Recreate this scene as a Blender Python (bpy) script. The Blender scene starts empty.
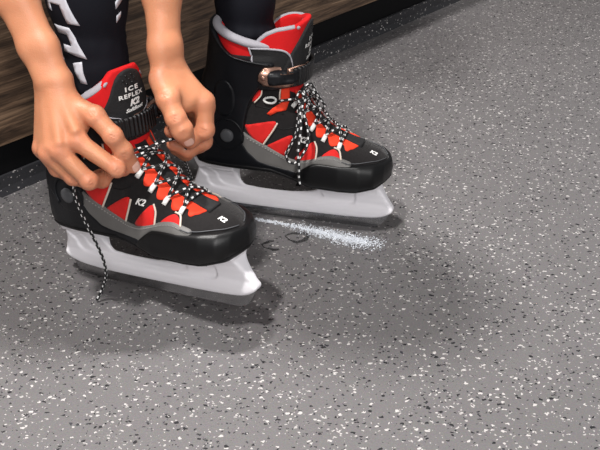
import bpy, bmesh, math, random
import numpy as np
import openvdb
from mathutils import Vector, Matrix, Euler
from mathutils.bvhtree import BVHTree
from mathutils.geometry import delaunay_2d_cdt

random.seed(7)
rng = np.random.default_rng(7)
SC = bpy.context.scene
COL = SC.collection
R = math.radians

# ------------------------------------------------------------------ tagging
def tag(o, label=None, cat=None, group=None, kind=None):
    if label: o['label'] = label
    if cat: o['category'] = cat
    if group: o['group'] = group
    if kind: o['kind'] = kind
    return o

def empty(name, loc=(0, 0, 0), rot=(0, 0, 0)):
    o = bpy.data.objects.new(name, None)
    o.empty_display_size = 0.05
    COL.objects.link(o)
    o.location = loc
    o.rotation_euler = rot
    return o

def link(name, me, mat, parent=None, smooth=True):
    o = bpy.data.objects.new(name, me)
    COL.objects.link(o)
    if mat is not None:
        me.materials.append(mat)
    if smooth:
        me.polygons.foreach_set('use_smooth', [True] * len(me.polygons))
    if parent is not None:
        o.parent = parent
    return o

def pymesh(name, verts, faces):
    me = bpy.data.meshes.new(name)
    me.from_pydata([tuple(map(float, v)) for v in verts], [], [tuple(map(int, f)) for f in faces])
    me.update()
    return me

# ------------------------------------------------------------------ materials
def new_mat(name):
    m = bpy.data.materials.new(name)
    m.use_nodes = True
    nt = m.node_tree
    b = nt.nodes['Principled BSDF']
    return m, nt, b

def simple(name, col, rough=0.6, metal=0.0, spec=0.5, bump=0.0, bscale=400.0, sheen=0.0, var=0.0, vscale=60.0, coat=0.0, bdist=0.001):
    m, nt, b = new_mat(name)
    b.inputs['Base Color'].default_value = (*col, 1)
    b.inputs['Roughness'].default_value = rough
    b.inputs['Metallic'].default_value = metal
    b.inputs['Specular IOR Level'].default_value = spec
    if coat:
        b.inputs['Coat Weight'].default_value = coat
    if sheen:
        b.inputs['Sheen Weight'].default_value = sheen
        b.inputs['Sheen Roughness'].default_value = 0.5
    tc = nt.nodes.new('ShaderNodeTexCoord')
    if bump:
        n = nt.nodes.new('ShaderNodeTexNoise'); n.inputs['Scale'].default_value = bscale
        n.inputs['Detail'].default_value = 3
        nt.links.new(tc.outputs['Object'], n.inputs['Vector'])
        bp = nt.nodes.new('ShaderNodeBump'); bp.inputs['Strength'].default_value = bump
        bp.inputs['Distance'].default_value = bdist
        nt.links.new(n.outputs['Fac'], bp.inputs['Height'])
        nt.links.new(bp.outputs['Normal'], b.inputs['Normal'])
    if var:
        n = nt.nodes.new('ShaderNodeTexNoise'); n.inputs['Scale'].default_value = vscale
        n.inputs['Detail'].default_value = 5
        nt.links.new(tc.outputs['Object'], n.inputs['Vector'])
        mx = nt.nodes.new('ShaderNodeMix'); mx.data_type = 'RGBA'
        mx.inputs['A'].default_value = (*[c * (1 - var) for c in col], 1)
        mx.inputs['B'].default_value = (*[min(1, c * (1 + var)) for c in col], 1)
        nt.links.new(n.outputs['Fac'], mx.inputs['Factor'])
        nt.links.new(mx.outputs['Result'], b.inputs['Base Color'])
    return m

def speckled(name, base, base2, scale, white_amt, black_amt, rough=0.45, spec=0.4, wcol=(.44, .42, .41), bcol=(.012, .012, .014)):
    """rubber/vinyl floor with scattered pale and dark chips of irregular shape"""
    m, nt, b = new_mat(name)
    N = nt.nodes; L = nt.links
    tc = N.new('ShaderNodeTexCoord')
    wob = N.new('ShaderNodeTexNoise'); wob.inputs['Scale'].default_value = scale * 1.3; wob.inputs['Detail'].default_value = 1
    L.new(tc.outputs['Object'], wob.inputs['Vector'])
    sub = N.new('ShaderNodeVectorMath'); sub.operation = 'SUBTRACT'; sub.inputs[1].default_value = (.5, .5, .5)
    L.new(wob.outputs['Color'], sub.inputs[0])
    sc = N.new('ShaderNodeVectorMath'); sc.operation = 'SCALE'; sc.inputs['Scale'].default_value = 1.1 / scale
    L.new(sub.outputs[0], sc.inputs[0])
    add = N.new('ShaderNodeVectorMath'); add.operation = 'ADD'
    L.new(tc.outputs['Object'], add.inputs[0]); L.new(sc.outputs[0], add.inputs[1])
    def chips(sx, sy, off, prob, size):
        mp = N.new('ShaderNodeMapping'); mp.inputs['Scale'].default_value = (sx, sy, sx)
        mp.inputs['Location'].default_value = off
        mp.inputs['Rotation'].default_value = (0, 0, off[0])
        L.new(add.outputs[0], mp.inputs['Vector'])
        v = N.new('ShaderNodeTexVoronoi'); v.feature = 'F1'; v.inputs['Scale'].default_value = 1.0
        v.inputs['Randomness'].default_value = 1.0
        L.new(mp.outputs[0], v.inputs['Vector'])
        sp = N.new('ShaderNodeSeparateColor'); L.new(v.outputs['Color'], sp.inputs[0])
        # present only in some cells, random size
        pr = N.new('ShaderNodeMath'); pr.operation = 'LESS_THAN'; pr.inputs[1].default_value = prob
        L.new(sp.outputs[0], pr.inputs[0])
        sz = N.new('ShaderNodeMath'); sz.operation = 'MULTIPLY_ADD'; sz.inputs[1].default_value = size * .9; sz.inputs[2].default_value = size * .35
        L.new(sp.outputs[1], sz.inputs[0])
        lt = N.new('ShaderNodeMath'); lt.operation = 'LESS_THAN'
        L.new(v.outputs['Distance'], lt.inputs[0]); L.new(sz.outputs[0], lt.inputs[1])
        mu = N.new('ShaderNodeMath'); mu.operation = 'MULTIPLY'
        L.new(pr.outputs[0], mu.inputs[0]); L.new(lt.outputs[0], mu.inputs[1])
        return mu
    n1 = N.new('ShaderNodeTexNoise'); n1.inputs['Scale'].default_value = 2.2; n1.inputs['Detail'].default_value = 6
    L.new(tc.outputs['Object'], n1.inputs['Vector'])
    mx = N.new('ShaderNodeMix'); mx.data_type = 'RGBA'
    mx.inputs['A'].default_value = (*base, 1); mx.inputs['B'].default_value = (*base2, 1)
    L.new(n1.outputs['Fac'], mx.inputs['Factor'])
    cur = mx.outputs['Result']
    fine = N.new('ShaderNodeTexNoise'); fine.inputs['Scale'].default_value = scale * 2.6; fine.inputs['Detail'].default_value = 2
    L.new(tc.outputs['Object'], fine.inputs['Vector'])
    mg = N.new('ShaderNodeMix'); mg.data_type = 'RGBA'; mg.blend_type = 'OVERLAY'; mg.inputs['Factor'].default_value = .35
    L.new(cur, mg.inputs['A']); L.new(fine.outputs['Color'], mg.inputs['B'])
    hs = N.new('ShaderNodeHueSaturation'); hs.inputs['Saturation'].default_value = .55
    L.new(mg.outputs['Result'], hs.inputs['Color'])
    cur = hs.outputs['Color']
    for args, c in (((scale, scale * 1.5, (1.3, 4.1, 0), black_amt, .42), bcol),
                    ((scale * 1.7, scale * 1.2, (2.9, 7.7, 0), black_amt * .8, .38), tuple(x * 2.5 for x in bcol)),
                    ((scale * 1.1, scale * 1.5, (.7, 1.9, 0), white_amt, .40), wcol),
                    ((scale * 1.9, scale * 1.5, (5.1, 3.3, 0), white_amt, .36), tuple(x * .8 for x in wcol))):
        k = chips(*args)
        m2 = N.new('ShaderNodeMix'); m2.data_type = 'RGBA'
        L.new(k.outputs[0], m2.inputs['Factor']); L.new(cur, m2.inputs['A']); m2.inputs['B'].default_value = (*c, 1)
        cur = m2.outputs['Result']
    L.new(cur, b.inputs['Base Color'])
    b.inputs['Roughness'].default_value = rough
    b.inputs['Specular IOR Level'].default_value = spec
    bp = N.new('ShaderNodeBump'); bp.inputs['Strength'].default_value = .25; bp.inputs['Distance'].default_value = .0006
    L.new(fine.outputs['Fac'], bp.inputs['Height']); L.new(bp.outputs['Normal'], b.inputs['Normal'])
    return m

def wood_mat():
    m, nt, b = new_mat('dark_wood_laminate')
    N = nt.nodes; L = nt.links
    tc = N.new('ShaderNodeTexCoord')
    mp = N.new('ShaderNodeMapping'); mp.inputs['Scale'].default_value = (1.0, 1.0, 11.0)
    L.new(tc.outputs['Object'], mp.inputs['Vector'])
    n = N.new('ShaderNodeTexNoise'); n.inputs['Scale'].default_value = 4.5; n.inputs['Detail'].default_value = 9
    n.inputs['Roughness'].default_value = .68; n.inputs['Distortion'].default_value = 1.1
    L.new(mp.outputs[0], n.inputs['Vector'])
    cr = N.new('ShaderNodeValToRGB')
    e = cr.color_ramp.elements
    e[0].position = .30; e[0].color = (.022, .013, .009, 1)
    e[1].position = .72; e[1].color = (.46, .31, .20, 1)
    k = cr.color_ramp.elements.new(.44); k.color = (.10, .060, .037, 1)
    k = cr.color_ramp.elements.new(.56); k.color = (.24, .15, .092, 1)
    L.new(n.outputs['Fac'], cr.inputs['Fac'])
    mp2 = N.new('ShaderNodeMapping'); mp2.inputs['Scale'].default_value = (2.5, 2.5, 130.0)
    L.new(tc.outputs['Object'], mp2.inputs['Vector'])
    n2 = N.new('ShaderNodeTexNoise'); n2.inputs['Scale'].default_value = 3; n2.inputs['Detail'].default_value = 5
    L.new(mp2.outputs[0], n2.inputs['Vector'])
    mx = N.new('ShaderNodeMix'); mx.data_type = 'RGBA'; mx.blend_type = 'MULTIPLY'; mx.inputs['Factor'].default_value = .8
    cr2 = N.new('ShaderNodeValToRGB'); cr2.color_ramp.elements[0].position = .35; cr2.color_ramp.elements[0].color = (.35, .33, .32, 1)
    cr2.color_ramp.elements[1].position = .6
    L.new(n2.outputs['Fac'], cr2.inputs['Fac'])
    L.new(cr.outputs[0], mx.inputs['A']); L.new(cr2.outputs[0], mx.inputs['B'])
    L.new(mx.outputs['Result'], b.inputs['Base Color'])
    b.inputs['Roughness'].default_value = .5
    bp = N.new('ShaderNodeBump'); bp.inputs['Strength'].default_value = .3; bp.inputs['Distance'].default_value = .001
    L.new(n2.outputs['Fac'], bp.inputs['Height']); L.new(bp.outputs['Normal'], b.inputs['Normal'])
    return m

def lace_mat():
    """black cord with white flecks woven round it; UV.x runs along in metres, UV.y goes round"""
    m, nt, b = new_mat('flecked_lace_cord')
    N = nt.nodes; L = nt.links
    uv = N.new('ShaderNodeUVMap'); uv.uv_map = 'UVMap'
    sp = N.new('ShaderNodeSeparateXYZ'); L.new(uv.outputs[0], sp.inputs[0])
    def M(op, a, bb=None, c=None):
        n = N.new('ShaderNodeMath'); n.operation = op
        for i, v in enumerate((a, bb, c)):
            if v is None: continue
            if isinstance(v, (int, float)): n.inputs[i].default_value = v
            else: L.new(v, n.inputs[i])
        return n.outputs[0]
    u = M('MULTIPLY', sp.outputs[0], 1 / .0098)
    v = M('MULTIPLY', sp.outputs[1], 3.0)
    row = M('FLOOR', v)
    u2 = M('ADD', u, M('MULTIPLY', row, .5))
    # woven fleck: white where both cell coordinates fall in the centre
    fu = M('FRACT', u2); fv = M('FRACT', v)
    a = M('LESS_THAN', M('ABSOLUTE', M('SUBTRACT', fu, .5)), .19)
    c = M('LESS_THAN', M('ABSOLUTE', M('SUBTRACT', fv, .5)), .30)
    fac = M('MULTIPLY', a, c)
    mx = N.new('ShaderNodeMix'); mx.data_type = 'RGBA'
    mx.inputs['A'].default_value = (.008, .008, .009, 1); mx.inputs['B'].default_value = (.80, .80, .80, 1)
    L.new(fac, mx.inputs['Factor']); L.new(mx.outputs['Result'], b.inputs['Base Color'])
    b.inputs['Roughness'].default_value = .75
    w = N.new('ShaderNodeTexWave'); w.inputs['Scale'].default_value = 300; w.bands_direction = 'DIAGONAL'
    L.new(uv.outputs[0], w.inputs['Vector'])
    bp = N.new('ShaderNodeBump'); bp.inputs['Strength'].default_value = .4; bp.inputs['Distance'].default_value = .0005
    L.new(w.outputs['Fac'], bp.inputs['Height']); L.new(bp.outputs['Normal'], b.inputs['Normal'])
    return m

def skin_mat():
    m, nt, b = new_mat('skin')
    N = nt.nodes; L = nt.links
    tc = N.new('ShaderNodeTexCoord')
    n = N.new('ShaderNodeTexNoise'); n.inputs['Scale'].default_value = 38; n.inputs['Detail'].default_value = 6
    L.new(tc.outputs['Object'], n.inputs['Vector'])
    mx = N.new('ShaderNodeMix'); mx.data_type = 'RGBA'
    mx.inputs['A'].default_value = (.50, .195, .098, 1); mx.inputs['B'].default_value = (.63, .280, .150, 1)
    L.new(n.outputs['Fac'], mx.inputs['Factor'])
    at = N.new('ShaderNodeAttribute'); at.attribute_name = 'flush'
    m2 = N.new('ShaderNodeMix'); m2.data_type = 'RGBA'; m2.inputs['B'].default_value = (.62, .20, .13, 1)
    L.new(at.outputs['Fac'], m2.inputs['Factor']); L.new(mx.outputs['Result'], m2.inputs['A'])
    L.new(m2.outputs['Result'], b.inputs['Base Color'])
    b.inputs['Roughness'].default_value = .46
    b.inputs['Specular IOR Level'].default_value = .45
    b.inputs['Subsurface Weight'].default_value = .15
    b.inputs['Subsurface Radius'].default_value = (1.0, .35, .2)
    b.inputs['Subsurface Scale'].default_value = .006
    v = N.new('ShaderNodeTexVoronoi'); v.inputs['Scale'].default_value = 700
    L.new(tc.outputs['Object'], v.inputs['Vector'])
    mp = N.new('ShaderNodeMapping'); mp.inputs['Scale'].default_value = (1, 1, 1)
    n3 = N.new('ShaderNodeTexNoise'); n3.inputs['Scale'].default_value = 160; n3.inputs['Detail'].default_value = 4
    L.new(tc.outputs['Object'], n3.inputs['Vector'])
    ad = N.new('ShaderNodeMath'); ad.operation = 'ADD'
    L.new(v.outputs['Distance'], ad.inputs[0]); L.new(n3.outputs['Fac'], ad.inputs[1])
    bp = N.new('ShaderNodeBump'); bp.inputs['Strength'].default_value = .22; bp.inputs['Distance'].default_value = .0007
    L.new(ad.outputs[0], bp.inputs['Height']); L.new(bp.outputs['Normal'], b.inputs['Normal'])
    return m

def ribbed(name, col, scale, axis='X', rough=.5):
    m, nt, b = new_mat(name)
    N = nt.nodes; L = nt.links
    b.inputs['Base Color'].default_value = (*col, 1); b.inputs['Roughness'].default_value = rough
    tc = N.new('ShaderNodeTexCoord')
    w = N.new('ShaderNodeTexWave'); w.inputs['Scale'].default_value = scale; w.bands_direction = axis
    L.new(tc.outputs['Object'], w.inputs['Vector'])
    bp = N.new('ShaderNodeBump'); bp.inputs['Strength'].default_value = .9; bp.inputs['Distance'].default_value = .0015
    L.new(w.outputs['Fac'], bp.inputs['Height']); L.new(bp.outputs['Normal'], b.inputs['Normal'])
    return m

M = {}
M['floor'] = speckled('speckled_rubber_floor', (.112, .102, .105), (.142, .129, .132), 178.0, .155, .16)
M['cove'] = speckled('speckled_dark_cove', (.020, .020, .026), (.030, .030, .037), 190.0, .09, .05)
M['kick'] = simple('black_kick_vinyl', (.0035, .0035, .004), rough=.6, spec=.15)
M['wood'] = wood_mat()
M['wall'] = simple('painted_wall', (.45, .43, .41), rough=.9, bump=.2, bscale=200)
M['seat'] = simple('bench_cushion_vinyl', (.02, .02, .022), rough=.5)
M['textile'] = simple('black_suede', (.014, .0125, .0128), rough=.92, spec=.12, bump=.6, bscale=1500, sheen=.12, var=.35, vscale=260)
M['textile2'] = simple('black_mesh_lining', (.007, .0068, .0078), rough=.8, bump=.8, bscale=900)
M['shell'] = simple('black_plastic_shell', (.0055, .0060, .0078), rough=.44, spec=.3, bump=.15, bscale=900)
M['rubber'] = simple('black_rubber', (.0045, .0045, .005), rough=.38, spec=.33, bump=.1, bscale=1200)
M['sole'] = simple('black_sole', (.004, .004, .0045), rough=.6, spec=.3)
M['grey'] = simple('grey_rand', (.135, .130, .125), rough=.55, spec=.4, bump=.25, bscale=1500, var=.15)
M['stitch'] = simple('grey_thread', (.30, .29, .28), rough=.8)
M['red'] = simple('red_nubuck', (.60, .014, .012), rough=.75, spec=.25, bump=.4, bscale=700, var=.18, vscale=120, sheen=.1)
M['redmesh'] = simple('orange_red_tongue_mesh', (.80, .050, .018), rough=.7, spec=.25, bump=.6, bscale=600, var=.15, vscale=150)
M['redlin'] = simple('red_liner', (.62, .012, .014), rough=.8, spec=.2, bump=.3, bscale=500, var=.1)
M['pipe'] = simple('cream_piping', (.62, .53, .45), rough=.7)
M['lining'] = simple('pale_grey_lining', (.36, .35, .385), rough=.85, bump=.4, bscale=900)
M['white'] = simple('white_print', (.75, .74, .72), rough=.6)
M['loop'] = simple('white_webbing', (.72, .72, .70), rough=.8, bump=.6, bscale=900)
M['lace'] = lace_mat()
M['holder'] = simple('pale_lilac_plastic', (.90, .88, .92), rough=.36, spec=.5, bump=.05, bscale=300)
M['steel'] = simple('ground_steel', (.42, .42, .43), rough=.24, metal=1.0, bump=.12, bscale=500, bdist=.0005)
M['rivet'] = simple('grey_rivet', (.070, .072, .078), rough=.5, spec=.4, bump=.3, bscale=900)
M['copper'] = simple('scuffed_bronze', (.42, .25, .19), rough=.38, metal=.85, var=.35, vscale=200)
M['strap'] = ribbed('ribbed_black_strap', (.007, .007, .008), 60, 'Y', .42)
M['tights'] = simple('black_sport_tights', (.0065, .0068, .0105), rough=.8, spec=.15, bump=.35, bscale=700, bdist=.0006)
M['tprint'] = simple('pale_print', (.55, .55, .60), rough=.6)
M['shirt'] = simple('dark_shirt', (.02, .022, .03), rough=.9, bump=.3, bscale=400)
M['hair'] = simple('dark_brown_hair', (.03, .018, .012), rough=.6, bump=.8, bscale=120)
M['skin'] = skin_mat()
M['lip'] = simple('lips', (.45, .13, .10), rough=.5)
M['nail'] = simple('finger_nail', (.80, .47, .37), rough=.28, spec=.5)
M['ice'] = simple('ice_shavings', (.66, .69, .74), rough=.35, spec=.5)
M['wet'] = None

# ------------------------------------------------------------------ SDF sculpting
def grid(lo, hi, h):
    n = [int(math.ceil((hi[i] - lo[i]) / h)) + 1 for i in range(3)]
    ax = [np.float32(lo[i]) + np.float32(h) * np.arange(n[i], dtype=np.float32) for i in range(3)]
    X = ax[0][:, None, None]; Y = ax[1][None, :, None]; Z = ax[2][None, None, :]
    return X, Y, Z

def smin(a, b, k):
    h = np.clip(k - np.abs(a - b), 0, None) / k
    return np.minimum(a, b) - h * h * k * .25

def smax(a, b, k):
    return -smin(-a, -b, k)

def mesh_sdf(name, field, lo, h, relax=0):
    f = np.ascontiguousarray(field, dtype=np.float32)
    f = np.pad(f, 1, constant_values=float(abs(h) * 3))
    g = openvdb.FloatGrid(float(h * 3))
    g.copyFromArray(f)
    pts, tris, quads = g.convertToPolygons(isovalue=0.0, adaptivity=0.0)
    pts = (np.asarray(pts, dtype=np.float64) - 1.0) * h + np.array(lo)
    me = bpy.data.meshes.new(name)
    nq = len(quads); ntr = len(tris)
    me.vertices.add(len(pts)); me.vertices.foreach_set('co', pts.ravel())
    loops = np.concatenate([np.asarray(quads, dtype=np.int32).ravel(), np.asarray(tris, dtype=np.int32).ravel()])
    me.loops.add(len(loops)); me.loops.foreach_set('vertex_index', loops)
    me.polygons.add(nq + ntr)
    st = np.concatenate([np.arange(nq) * 4, nq * 4 + np.arange(ntr) * 3]).astype(np.int32)
    me.polygons.foreach_set('loop_start', st)
    me.update(calc_edges=True); me.validate()
    bm = bmesh.new(); bm.from_mesh(me)
    for _ in range(relax):
        bmesh.ops.smooth_vert(bm, verts=bm.verts, factor=.5, use_axis_x=True, use_axis_y=True, use_axis_z=True)
    bmesh.ops.recalc_face_normals(bm, faces=bm.faces)
    if bm.calc_volume(signed=True) < 0:
        bmesh.ops.reverse_faces(bm, faces=bm.faces)
    bm.to_mesh(me); bm.free()
    return me

def poly_sdf(P, X, Z):
    """signed distance to polygon P (list of (x,z)) on broadcastable X, Z"""
    P = np.array(P, dtype=np.float32)
    X, Z = np.broadcast_arrays(X, Z)
    d = np.full(X.shape, 1e9, dtype=np.float32)
    s = np.ones(X.shape, dtype=np.float32)
    n = len(P)
    for i in range(n):
        a = P[i]; b = P[i - 1]
        ex, ez = b - a
        wx = X - a[0]; wz = Z - a[1]
        t = np.clip((wx * ex + wz * ez) / (ex * ex + ez * ez + 1e-12), 0, 1)
        d = np.minimum(d, (wx - ex * t) ** 2 + (wz - ez * t) ** 2)
        c1 = Z >= a[1]; c2 = Z < b[1]; c3 = ex * wz > ez * wx
        allc = c1 & c2 & c3; none = ~c1 & ~c2 & ~c3
        s = np.where(allc | none, -s, s)
    return s * np.sqrt(d)

def catmull(P, n=8, closed=False):
    P = [np.array(p, dtype=float) for p in P]
    out = []
    m = len(P)
    rngi = range(m if closed else m - 1)
    for i in rngi:
        if closed:
            p0, p1, p2, p3 = P[(i - 1) % m], P[i], P[(i + 1) % m], P[(i + 2) % m]
        else:
            p1, p2 = P[i], P[i + 1]
            p0 = P[i - 1] if i > 0 else 2 * p1 - p2
            p3 = P[i + 2] if i + 2 < m else 2 * p2 - p1
        for k in range(n):
            t = k / n
            out.append(.5 * ((2 * p1) + (-p0 + p2) * t + (2 * p0 - 5 * p1 + 4 * p2 - p3) * t * t + (-p0 + 3 * p1 - 3 * p2 + p3) * t ** 3))
    if not closed: out.append(P[-1])
    return out

def mm(*pts):
    return [(a / 1000, b / 1000) for a, b in pts]

def cap(X, Y, Z, a, b, ra, rb):
    """tapered capsule distance"""
    a = np.array(a, dtype=np.float32); b = np.array(b, dtype=np.float32)
    ab = b - a; L2 = float(ab @ ab) + 1e-12
    t = np.clip(((X - a[0]) * ab[0] + (Y - a[1]) * ab[1] + (Z - a[2]) * ab[2]) / L2, 0, 1)
    d = np.sqrt((X - a[0] - ab[0] * t) ** 2 + (Y - a[1] - ab[1] * t) ** 2 + (Z - a[2] - ab[2] * t) ** 2)
    return d - (ra + (rb - ra) * t)

def tube(name, pts, r, mat, parent=None, seg=10, taper=None, flat=1.0, closed=False, caps=True, up=None):
    """round cord along pts with UVs in metres"""
    pts = [Vector(p) for p in pts]
    n = len(pts)
    rad = r if callable(r) else (lambda t: r)
    vs, fs, uvs = [], [], []
    N0 = None; acc = 0; lens = []
    for i, p in enumerate(pts):
        if closed: t = pts[(i + 1) % n] - pts[i - 1]
        else: t = pts[min(i + 1, n - 1)] - pts[max(i - 1, 0)]
        if t.length < 1e-9: t = Vector((0, 0, 1))
        t.normalize()
        if N0 is None:
            ref = Vector(up) if up else (Vector((0, 0, 1)) if abs(t.z) < .9 else Vector((1, 0, 0)))
            N0 = (ref - t * ref.dot(t)).normalized()
        else:
            N0 = (N0 - t * N0.dot(t))
            N0 = N0.normalized() if N0.length > 1e-6 else t.orthogonal().normalized()
        B = t.cross(N0)
        if i: acc += (pts[i] - pts[i - 1]).length
        lens.append(acc)
        rr = rad(i / max(1, n - 1))
        for k in range(seg):
            a = 2 * math.pi * k / seg
            vs.append(p + (N0 * math.cos(a) * flat + B * math.sin(a)) * rr)
    m = n if closed else n - 1
    for i in range(m):
        for k in range(seg):
            j = (i + 1) % n
            fs.append((i * seg + k, i * seg + (k + 1) % seg, j * seg + (k + 1) % seg, j * seg + k))
            u0, u1 = lens[i], (lens[i + 1] if i + 1 < n else acc + .005)
            uvs += [(u0, k / seg), (u0, (k + 1) / seg), (u1, (k + 1) / seg), (u1, k / seg)]
    if caps and not closed:
        fs.append(tuple(reversed(range(seg)))); uvs += [(0, 0)] * seg
        fs.append(tuple((n - 1) * seg + k for k in range(seg))); uvs += [(acc, 0)] * seg
    me = pymesh(name, vs, fs)
    l = me.uv_layers.new(name='UVMap')
    l.data.foreach_set('uv', [c for uv in uvs for c in uv])
    bm = bmesh.new(); bm.from_mesh(me)
    bmesh.ops.recalc_face_normals(bm, faces=bm.faces)
    bm.to_mesh(me); bm.free()
    return link(name, me, mat, parent)

def box_bm(bm, c, s, bevel=0.0, rot=None):
    r = bmesh.ops.create_cube(bm, size=1.0)
    vs = r['verts']
    bmesh.ops.scale(bm, vec=s, verts=vs)
    if bevel:
        es = list({e for v in vs for e in v.link_edges})
        rr = bmesh.ops.bevel(bm, geom=es, offset=bevel, segments=3, affect='EDGES', profile=.6)
        vs = list({v for f in rr['faces'] for v in f.verts} | {v for v in vs if v.is_valid})
    if rot is not None:
        bmesh.ops.rotate(bm, cent=(0, 0, 0), matrix=rot, verts=vs)
    bmesh.ops.translate(bm, vec=c, verts=vs)
    return vs

def box(name, c, s, mat, parent=None, bevel=0.0, rot=None, smooth=False):
    bm = bmesh.new(); box_bm(bm, c, s, bevel, rot)
    me = bpy.data.meshes.new(name); bm.to_mesh(me); bm.free()
    return link(name, me, mat, parent, smooth)

class Caster:
    """drops 2D outlines onto a surface along a fixed direction"""
    def __init__(s, mes, origin, e1, e2, d):
        vs, fs = [], []
        for me in mes:
            o = len(vs)
            vs += [v.co.copy() for v in me.vertices]
            fs += [tuple(o + i for i in p.vertices) for p in me.polygons]
        s.bvh = BVHTree.FromPolygons(vs, fs)
        s.o = Vector(origin); s.e1 = Vector(e1); s.e2 = Vector(e2); s.d = Vector(d).normalized()
    def hit(s, u, v, off):
        p = s.o + s.e1 * u + s.e2 * v - s.d * .3
        h, n, i, dist = s.bvh.ray_cast(p, s.d)
        if h is None:
            h, n, i, dist = s.bvh.find_nearest(s.o + s.e1 * u + s.e2 * v)
        if n.dot(s.d) > 0: n = -n
        return h + n * off, n

def drop_panel(name, outline, caster, off, mat, parent, step=.004, thick=.0025, holes=()):
    """a thin shell cut to the outline, lying on the surface at height off, edges turned down"""
    out = [Vector(p) for p in outline]
    # resample outline
    def resample(pl):
        res = []
        for i in range(len(pl)):
            a, b = pl[i], pl[(i + 1) % len(pl)]
            n = max(1, int((b - a).length / step))
            res += [a.lerp(b, k / n) for k in range(n)]
        return res
    ring = resample(out)
    xs = [p.x for p in ring]; ys = [p.y for p in ring]
    inner = []
    P = [(p.x, p.y) for p in ring]
    gx = np.arange(min(xs) + step / 2, max(xs), step); gy = np.arange(min(ys) + step / 2, max(ys), step)
    if len(gx) and len(gy):
        XX, YY = np.meshgrid(gx, gy, indexing='ij')
        D = poly_sdf(P, XX.astype(np.float32), YY.astype(np.float32))
        for i in range(XX.shape[0]):
            for j in range(XX.shape[1]):
                if D[i, j] < -step * .45: inner.append(Vector((XX[i, j], YY[i, j])))
    pts = ring + inner
    n = len(ring)
    cv, ce, cf, *_ = delaunay_2d_cdt(pts, [], [list(range(n))], 1, 1e-7)
    vs = []; 
    for p in cv:
        h, nn = caster.hit(p.x, p.y, off); vs.append(h)
    fs = [tuple(f) for f in cf]
    # skirt
    cnt = {}
    for f in fs:
        for a, b in zip(f, f[1:] + f[:1]):
            cnt[(a, b)] = 1
    border = [(a, b) for (a, b) in cnt if (b, a) not in cnt]
    low = {}
    for a, b in border:
        for q in (a, b):
            if q not in low:
                h, nn = caster.hit(cv[q].x, cv[q].y, off - thick)
                low[q] = len(vs); vs.append(h)
    for a, b in border:
        fs.append((b, a, low[a], low[b]))
    me = pymesh(name, vs, fs)
    bm = bmesh.new(); bm.from_mesh(me)
    bmesh.ops.recalc_face_normals(bm, faces=bm.faces)
    f0 = max(bm.faces, key=lambda f: f.calc_area())
    if f0.normal.dot(caster.d) > 0: bmesh.ops.reverse_faces(bm, faces=bm.faces)
    bm.to_mesh(me); bm.free()
    return link(name, me, mat, parent)

def text_shape(body, size, shear=0.0, space=1.0, grow=0.0):
    cu = bpy.data.curves.new('txt', 'FONT')
    cu.body = body; cu.size = size; cu.shear = shear; cu.space_character = space
    cu.align_x = 'CENTER'; cu.align_y = 'CENTER'; cu.offset = grow; cu.resolution_u = 3
    o = bpy.data.objects.new('txt', cu); COL.objects.link(o)
    dg = bpy.context.evaluated_depsgraph_get(); dg.update()
    me = bpy.data.meshes.new_from_object(o.evaluated_get(dg))
    V = [(v.co.x, v.co.y) for v in me.vertices]; Fc = [tuple(p.vertices) for p in me.polygons]
    bpy.data.objects.remove(o); bpy.data.curves.remove(cu); bpy.data.meshes.remove(me)
    return V, Fc

def drop_text(name, body, size, centre, caster, off, mat, parent, rot=0.0, shear=0.0, space=1.0, grow=0.0, flip=1, wide=1.0):
    V, Fc = text_shape(body, size, shear, space, grow)
    c, s = math.cos(rot), math.sin(rot)
    bm = bmesh.new()
    vv = [bm.verts.new((x * wide, y, 0)) for x, y in V]
    for f in Fc:
        try: bm.faces.new([vv[i] for i in f])
        except ValueError: pass
    bmesh.ops.triangulate(bm, faces=bm.faces)
    for _ in range(2):
        es = [e for e in bm.edges if e.calc_length() > .0035]
        if es: bmesh.ops.subdivide_edges(bm, edges=es, cuts=1)
        bmesh.ops.triangulate(bm, faces=bm.faces)
    for v in bm.verts:
        x, y = v.co.x * flip, v.co.y
        h, n = caster.hit(centre[0] + x * c - y * s, centre[1] + x * s + y * c, off)
        v.co = h
    me = bpy.data.meshes.new(name); bm.to_mesh(me); bm.free()
    return link(name, me, mat, parent, smooth=False)

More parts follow.
